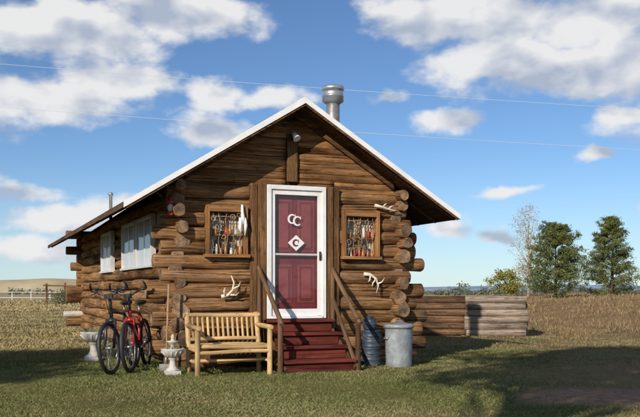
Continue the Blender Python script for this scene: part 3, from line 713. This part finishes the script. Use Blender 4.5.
# ------------------------------------------------------------------ fence & gate, wires
fe=thing('rail_fence','white painted rail fence across the prairie','fence',(0,0,0),0)
for k in range(15):
    x=-52+k*2.2; y=100+.15*k; z=T(x,y)
    mb=MB(); mb.box((x,y,z+.6),(.10,.10,1.3)); mb.obj('post',[M_WHITEOLD],fe)
for h in(.5,1.15): 
    mb=MB(); mb.beam((-52,99.9,T(-52,100)+h),(-21,102,T(-21,102)+h),.04,.07); mb.obj('rail',[M_WHITEOLD],fe)
gt=thing('gate','dark wooden pole gate in the field','gate',(0,0,0),0)
mb=MB()
for x in(-19.3,-18.0,-15.6): z=T(x,60); mb.log((x,60,z),(x,60,z+1.55),.07,0,0,8)
mb.log((-19.5,59.9,T(-19,60)+1.4),(-15.4,59.9,T(-16,60)+1.25),.05,0,0,8); mb.log((-19.3,59.9,T(-19,60)+.8),(-15.6,59.9,T(-16,60)+.75),.05,0,0,8)
mb.obj('gate_frame',[M_TRIM],gt)
def wirep(name,za,zb,D,sag,label):
    mb=MB(); pts=[]
    for i in range(41):
        t=i/40; pts.append((-28.7+57.4*t,D,za+(zb-za)*t-sag*(4*t*(1-t))))
    mb.tube(pts,.009,6); o=mb.obj(name,[M_WIRE]); meta(o,label,'power line','overhead power lines')
wirep('power_line',13.45,9.4,42,.25,'thin overhead power line crossing the sky')
wirep('power_line',11.28,7.43,42,.25,'lower thin overhead power line crossing the sky')

# ------------------------------------------------------------------ foliage
def leaves(cent,sz,per,spread,seed,cols,flat=1.0,needle=False,fl=.75):
    r=np.random.default_rng(seed); n=len(cent); N=n*per
    c=np.repeat(cent,per,0); off=r.normal(0,1,(N,3))*np.repeat(spread,per)[:,None]*[1,1,fl]; p=c+off
    a=r.normal(0,1,(N,3)); a/=np.linalg.norm(a,axis=1)[:,None]; b=np.cross(a,r.normal(0,1,(N,3))); b/=np.linalg.norm(b,axis=1)[:,None]
    s=sz*r.uniform(.6,1.4,N)[:,None]; w=.35 if needle else .6
    V=np.stack([p-a*s,p+b*s*w,p+a*s,p-b*s*w],1).reshape(-1,3)
    cl=np.repeat(r.uniform(0,1,n),per)*.6+r.uniform(0,1,N)*.4
    C=np.array(cols[0])[None]*(1-cl[:,None])+np.array(cols[1])[None]*cl[:,None]
    return V,np.arange(N*4).reshape(-1,4),np.repeat(C,4,0)
def pine(x,y,h,w,seed,label,lean=0):
    r=np.random.default_rng(seed); z=T(x,y)-.05
    e=thing('pine_tree',label,'tree',(x,y,z),0,'evergreen trees on the bank')
    mb=MB(); mb.tube([(0,0,0),(.03*h*lean,0,h*.5),(lean*.02*h,0,h*.95)],[.035*h*.6,.02*h*.6,.008],8,wob=.04)
    cs=[];sp=[]
    nb=220
    for k in range(nb):
        t=.03+.93*(k/nb)**.92; zz=h*t
        prof=((1-t)**.62*1.04+.05)*(.78+.22*min(1,t*4.0)); az=r.uniform(0,6.283)
        irregular=.90+.16*math.sin(az*2+seed+t*7)+r.uniform(-.32,.24)
        L=w/2*prof*1.1*irregular
        L=max(L,.06)
        tip=np.array([math.cos(az)*L,math.sin(az)*L,zz+L*.45*r.uniform(-.1,1.2)])
        if k%3==0: mb.tube([(0,0,zz-.05),tuple(tip*[.6,.6,1]-[0,0,.06]),tuple(tip)],[.022,.014,.004],5,caps=False)
        for f in(.45,.72,1.0):
            if f<.6 and r.random()<.4: continue
            cs.append([tip[0]*f,tip[1]*f,zz+(tip[2]-zz)*f]); sp.append(.039*w*r.uniform(.55,1.2)*(1.1-.5*t))
    for k in range(4): cs.append([lean*.02*h,0,h*(.93+.02*k)]); sp.append(.04)
    mb.obj('trunk',[M_BARK],e)
    V,F,C=leaves(np.array(cs),.055,62,np.array(sp),seed,((.05,.072,.025),(.23,.25,.085)),needle=True,fl=.7)
    o=npmesh('crown',V,F,M_LEAF,C); o.parent=e
pine(13.45,48.5,4.45,3.75,3,'dense olive green pine tree on a grassy bank')
pine(18.0,52.5,5.1,3.4,8,'taller dense olive green pine tree on a grassy bank',.6)
def broad(name,x,y,h,w,seed,cols,label,per=40,nl=60,sz=.07,trunkc=M_BARK,low=.25,grp=None,spr=.09):
    r=np.random.default_rng(seed); z=T(x,y)-.05
    e=thing(name,label,'tree' if name!='bush' else 'bush',(x,y,z),0,grp)
    mb=MB(); mb.tube([(0,0,0),(.02*h,0,h*.4),(0,.02*h,h*.8)],[.02*h,.013*h,.003*h],7); cs=[]
    for k in range(nl):
        t=r.uniform(low,1); az=r.uniform(0,6.28); L=w/2*math.sin(math.pi*min(1,(t-low)/(1-low)*.85+.12))**.7*r.uniform(.35,1.1)
        tip=(math.cos(az)*L,math.sin(az)*L,h*t); b0=h*t*.62
        if k%2==0: mb.tube([(0,0,b0),(tip[0]*.5,tip[1]*.5,(b0+tip[2])/2),tip],[.012*h*.4,.006*h*.4,.003],5,caps=False)
        cs.append(tip)
    mb.obj('trunk',[trunkc],e)
    V,F,C=leaves(np.array(cs),sz,per,np.full(len(cs),spr*w),seed,cols); o=npmesh('crown',V,F,M_LEAF,C); o.parent=e
broad('birch_tree',14.7,60,6.5,2.5,11,((.30,.28,.22),(.50,.46,.36)),'thin pale tree with sparse fading leaves',per=26,nl=110,sz=.045,trunkc=M_TWIG,low=.25,spr=.07)
broad('cottonwood_tree',14.2,65,1.9,2.4,12,((.16,.16,.03),(.34,.31,.07)),'small yellowing bushy tree',per=60,nl=50,sz=.07,low=.2)
def shade(s_,q,h,w,seed,low,nl,per):
    x=.89*s_+.45*q; y=-.45*s_+.89*q
    broad('cottonwood_tree',x,y,h,w,seed,((.08,.10,.03),(.2,.2,.06)),'tall cottonwood tree standing on the open grass',per=per,nl=nl,sz=.11,low=low,spr=.055)
shade(-1.9,-4.0,9.9,5.4,41,.72,140,55)
shade(2.2,-6.0,12.0,7.0,42,.72,160,55)
shade(-11.4,-6.5,8.6,5.0,43,.60,120,60)
cs=[]
for k in range(150):
    x=rng.uniform(14,150); y=rng.uniform(320,420); hh=rng.uniform(.6,3.0)*(1.0+.8*math.sin(x*.21)); 
    for j in range(2): cs.append([x+rng.normal(0,1.2),y,T(x,y)+max(.2,hh)*rng.uniform(.1,1)])
for k in range(90):
    x=rng.uniform(-150,-20); y=rng.uniform(330,430); cs.append([x,y,T(x,y)+rng.uniform(.2,1.5)])
V,F,C=leaves(np.array(cs),.5,22,np.full(len(cs),.8),4,((.09,.11,.09),(.17,.19,.14))); o=npmesh('treeline',V,F,M_LEAF,C); o['kind']='stuff'; o['label']='distant line of bushes and trees'; o['category']='trees'
for (x,y,h,w,s) in((-17.2,58,1.0,2.2,31),(-15.5,63,1.1,2.4,32),(18.5,46,.7,2.2,33)):
    broad('bush',x,y,h,w,s,((.09,.10,.05),(.2,.18,.10)),'low olive-brown sagebrush on the prairie',per=60,nl=40,sz=.05,low=.1,grp='sagebrush on the prairie')

# ------------------------------------------------------------------ grass
def vn(x,y,sc,seed):
    r=np.random.default_rng(seed); o=np.zeros_like(x)
    for k in range(7):
        a=r.uniform(0,6.28); f=sc*r.uniform(.6,2.2); o+=np.sin((x*np.cos(a)+y*np.sin(a))*f+r.uniform(0,6.28))
    return o/4.2
def grass(N,ymin,ymax,bias,hbase,wbase,seed,weeds=False):
    r=np.random.default_rng(seed)
    t=r.uniform(0,1,N)**bias; y=ymin+(ymax-ymin)*t
    x=r.uniform(-1,1,N)*(y*.44+1.5)
    if weeds: x=np.abs(x)
    rel=np.stack([x-P0.x,y-P0.y],1); u=rel[:,0]*RX.x+rel[:,1]*RX.y; v=rel[:,0]*DY.x+rel[:,1]*DY.y
    bad=(np.abs(u)<1.95)&(v>-.12)&(v<11.5); bad|=(np.abs(u)<.58)&(v>-1.16)&(v<0)
    bad|=(x>1.4)&(x<5.5)&(y>21.9)&(y<26)
    soil=sstep(2.6,5.5,x)*(vn(x,y,.8,5)>.2)*(r.uniform(0,1,N)<.7)*(y<60)
    dd=np.hypot(x-DIRT[0],(y-DIRT[1])*1.1)+.25*vn(x,y,3,8); soil=np.where((dd<1.1)&(r.uniform(0,1,N)<.96),1,soil)
    thin=(vn(x,y,2.6,9)+.3*vn(x,y,7,19)>.5)&(r.uniform(0,1,N)<.45)
    if weeds:
        bad|=(x<5.8)|(vn(x,y,1.6,15)<.05); soil=np.zeros(N); thin=np.zeros(N,bool)
    keep=~bad&~(soil>0)&~thin; x=x[keep];y=y[keep];u=u[keep];v=v[keep];N=len(x)
    z=terr(x,y)-.004
    gold=(1-sstep(-6.5,-3.6,x))*sstep(14.5,19,y)+sstep(26,34,y)*.8; gold=np.clip(gold,0,1)
    rust=sstep(4,9,x)*sstep(20,28,y)
    green=.58+.30*vn(x,y,.9,2)+.12*vn(x,y,4.5,12)+.45*np.exp(-((x+4.2)**2/14+(y-12.6)**2/5)); green-=.18*sstep(2,5,x); green-=.15*sstep(16,21,y); green=np.clip(green,0,1)*(1-gold*.85)
    tuft=np.clip(.9+.2*vn(x,y,2.5,3)+.18*vn(x,y,11,33),.5,1.25)
    h=hbase*tuft*r.uniform(.4,1.6,N)*(1+gold*.6*(1-rust))
    close=(np.abs(u)<2.3)&(v>-.5)&(v<12); h=h*np.where(close,1.9,1)
    w=wbase*r.uniform(.6,1.4,N)*(.55+y/16)
    a=r.uniform(0,6.283,N); lx=r.normal(0,.6,N)*h; ly=r.normal(0,.6,N)*h
    if weeds: lx*=.5; ly*=.5
    V=np.stack([np.stack([x-np.cos(a)*w,y-np.sin(a)*w,z],1),np.stack([x+np.cos(a)*w,y+np.sin(a)*w,z],1),
                np.stack([x+lx*.4+np.cos(a)*w*.6,y+ly*.4+np.sin(a)*w*.6,z+h*.6],1),np.stack([x+lx,y+ly,z+h],1)],1).reshape(-1,3)
    i=np.arange(N)*4; F=np.concatenate([np.stack([i,i+1,i+2],1),np.stack([i,i+2,i+3],1)])
    gr=np.array([.13,.165,.048]);dry=np.array([.40,.33,.175]);gld=np.array([.44,.34,.18]);rs=np.array([.34,.235,.13])
    q=np.clip(green+r.normal(0,.24,N),0,1)[:,None]
    C=gr*q+dry*(1-q); C=C*(1-gold[:,None]*.5)+gld*gold[:,None]*.5
    C=C*(1-rust[:,None]*.8)+rs*rust[:,None]*.8
    if weeds: C=np.where((r.uniform(0,1,N)<.45)[:,None],np.array([.36,.29,.16]),np.array([.25,.155,.085]))*np.ones((N,3))
    C=C*r.uniform(.72,1.22,N)[:,None]; C*=(1-.12*sstep(1.5,5,x))[:,None]  # right side darkened in the blade colour to stand for shade there
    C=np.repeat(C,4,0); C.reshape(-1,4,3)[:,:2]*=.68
    return V,F,C
Vs=[];Fs=[];Cs=[];off=0
for a_ in((340000,6.6,17,1.25,.026,.0024,21),(190000,14,45,1.5,.036,.0034,22),(60000,40,120,1.4,.07,.009,23),(50000,20,52,1.0,.14,.004,24,True)):
    V,F,C=grass(*a_); Vs.append(V);Fs.append(F+off);Cs.append(C);off+=len(V)
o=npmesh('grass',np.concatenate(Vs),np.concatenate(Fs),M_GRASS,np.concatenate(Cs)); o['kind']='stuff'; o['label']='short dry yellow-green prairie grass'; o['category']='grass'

# ------------------------------------------------------------------ light
sun=bpy.data.lights.new('sun','SUN'); sun.energy=4.9; sun.angle=math.radians(.5); sun.color=(1,.90,.76)
so=bpy.data.objects.new('sun',sun); coll.objects.link(so); so.rotation_euler=TOSUN.to_track_quat('Z','Y').to_euler()

# ------------------------------------------------------------------ world: sky + clouds
w=bpy.data.worlds.new('World'); scene.world=w; w.use_nodes=True; nt=w.node_tree; nt.nodes.clear()
out=nt.nodes.new('ShaderNodeOutputWorld'); bg=nt.nodes.new('ShaderNodeBackground'); bg.inputs[1].default_value=.09
sky=nt.nodes.new('ShaderNodeTexSky'); sky.sky_type='NISHITA'; sky.sun_disc=False; sky.sun_elevation=math.radians(25); sky.sun_rotation=math.atan2(TOSUN.x,TOSUN.y)
sky.altitude=1500; sky.air_density=1.0; sky.dust_density=.3; sky.ozone_density=1.5
tc=nt.nodes.new('ShaderNodeTexCoord'); sp=nt.nodes.new('ShaderNodeSeparateXYZ'); nt.links.new(tc.outputs['Generated'],sp.inputs[0])
def M(op,a,b=None,clamp=False):
    n=nt.nodes.new('ShaderNodeMath'); n.operation=op; n.use_clamp=clamp
    for i,v in enumerate((a,b)):
        if v is None: continue
        if isinstance(v,(int,float)): n.inputs[i].default_value=v
        else: nt.links.new(v,n.inputs[i])
    return n.outputs[0]
def VM(op,a,b=None):
    n=nt.nodes.new('ShaderNodeVectorMath'); n.operation=op
    for i,v in enumerate((a,b)):
        if v is None: continue
        if isinstance(v,tuple): n.inputs[i].default_value=v
        else: nt.links.new(v,n.inputs[i])
    return n.outputs['Value'] if op=='LENGTH' else n.outputs[0]
az=M('ARCTAN2',sp.outputs[0],sp.outputs[1]); el=M('ARCSINE',sp.outputs[2])
cb=nt.nodes.new('ShaderNodeCombineXYZ'); nt.links.new(az,cb.inputs[0]); nt.links.new(el,cb.inputs[1]); P=cb.outputs[0]
wn=noise(nt,P,11,4,.55); wv=VM('SUBTRACT',wn.outputs['Color'],(.5,.5,.5)); wv=VM('MULTIPLY',wv,(.08,.045,0)); PW=VM('ADD',P,wv)
blobs=[(60,30,105,34,1.0),(180,12,85,24,.9),(40,95,100,26,.9),(110,75,70,24,.8),(222,92,36,17,.75),(215,130,42,18,.8),(275,100,42,13,.6),
(470,15,105,32,.95),(600,10,110,28,.95),(575,76,105,28,.95),(495,60,75,24,.85),(458,116,40,12,.75),(385,97,30,8,.65),(628,116,26,9,.7),(602,156,22,9,.7),
(508,193,34,6,.6),(440,230,30,14,.65),(20,190,50,13,.65),(60,217,90,18,.65),(30,250,90,16,.6),(490,235,26,7,.55),(645,60,60,45,.85),(-160,80,160,70,1.0),(820,120,160,50,.9),(300,-120,300,50,.8),(700,215,60,12,.6)]
acc=None
for px,py,sx,sy,wt in blobs:
    a=math.atan((px-320)/850); e=math.atan((290-py)/850*math.cos(a))
    d=VM('SUBTRACT',PW,(a,e,0)); d=VM('MULTIPLY',d,(850/sx/1.12,850/sy/1.12,0)); L=VM('LENGTH',d)
    s_=M('MULTIPLY',M('SUBTRACT',1.0,L),wt)
    acc=s_ if acc is None else M('MAXIMUM',acc,s_)
bn=noise(nt,VM('MULTIPLY',P,(2.2,5,1)),1,3,.5)
behind=M('MULTIPLY',M('SUBTRACT',bn.outputs['Fac'],.5),3.0); bm_=M('GREATER_THAN',M('ABSOLUTE',az),.75)
acc=M('MAXIMUM',acc,M('SUBTRACT',M('MULTIPLY',M('ADD',behind,1.0),bm_),1.0))
pm=VM('MULTIPLY',P,(1,1.6,1))
n1=noise(nt,pm,11,10,.57); n2=noise(nt,VM('ADD',pm,(-.012,.034,0)),11,4,.45); n1b=noise(nt,pm,11,4,.45)
acc2=M('MAXIMUM',acc,-1.0)
dens=M('ADD',M('MULTIPLY',acc2,1.25),M('MULTIPLY',M('SUBTRACT',n1.outputs['Fac'],.5),2.3))
dens=M('ADD',dens,-.01)
mr=nt.nodes.new('ShaderNodeMapRange'); mr.interpolation_type='SMOOTHSTEP'; mr.inputs[1].default_value=-.05; mr.inputs[2].default_value=.55; nt.links.new(dens,mr.inputs[0])
lit=M('ADD',M('MULTIPLY',M('SUBTRACT',n1b.outputs['Fac'],n2.outputs['Fac']),5.5),.82)
thick=nt.nodes.new('ShaderNodeMapRange'); thick.inputs[1].default_value=.30; thick.inputs[2].default_value=1.3; nt.links.new(dens,thick.inputs[0])
lit=M('SUBTRACT',lit,M('MULTIPLY',thick.outputs[0],.58),True)
cc=mix(nt,lit,(4.7,5.4,6.7),(9.5,9.45,9.4))
skc=mix(nt,1.0,sky.outputs[0],(.78,.98,1.20),'MULTIPLY')
hz=nt.nodes.new('ShaderNodeMapRange'); hz.interpolation_type='SMOOTHSTEP'; hz.inputs[1].default_value=.16; hz.inputs[2].default_value=-.02; nt.links.new(el,hz.inputs[0])
skc=mix(nt,M('MULTIPLY',hz.outputs[0],.40),skc,(6.8,7.9,9.2))
col=mix(nt,M('MULTIPLY',mr.outputs[0],.95),skc,cc)
nt.links.new(col,bg.inputs[0]); nt.links.new(bg.outputs[0],out.inputs[0])

# ------------------------------------------------------------------ camera
cam=bpy.data.cameras.new('camera'); co=bpy.data.objects.new('camera',cam); coll.objects.link(co)
cam.sensor_width=36; cam.lens=36*850/640; cam.shift_y=(290-208.5)/640; cam.clip_end=9000; cam.clip_start=.1
co.location=(0,0,HC); co.rotation_euler=(math.radians(90),0,0); scene.camera=co
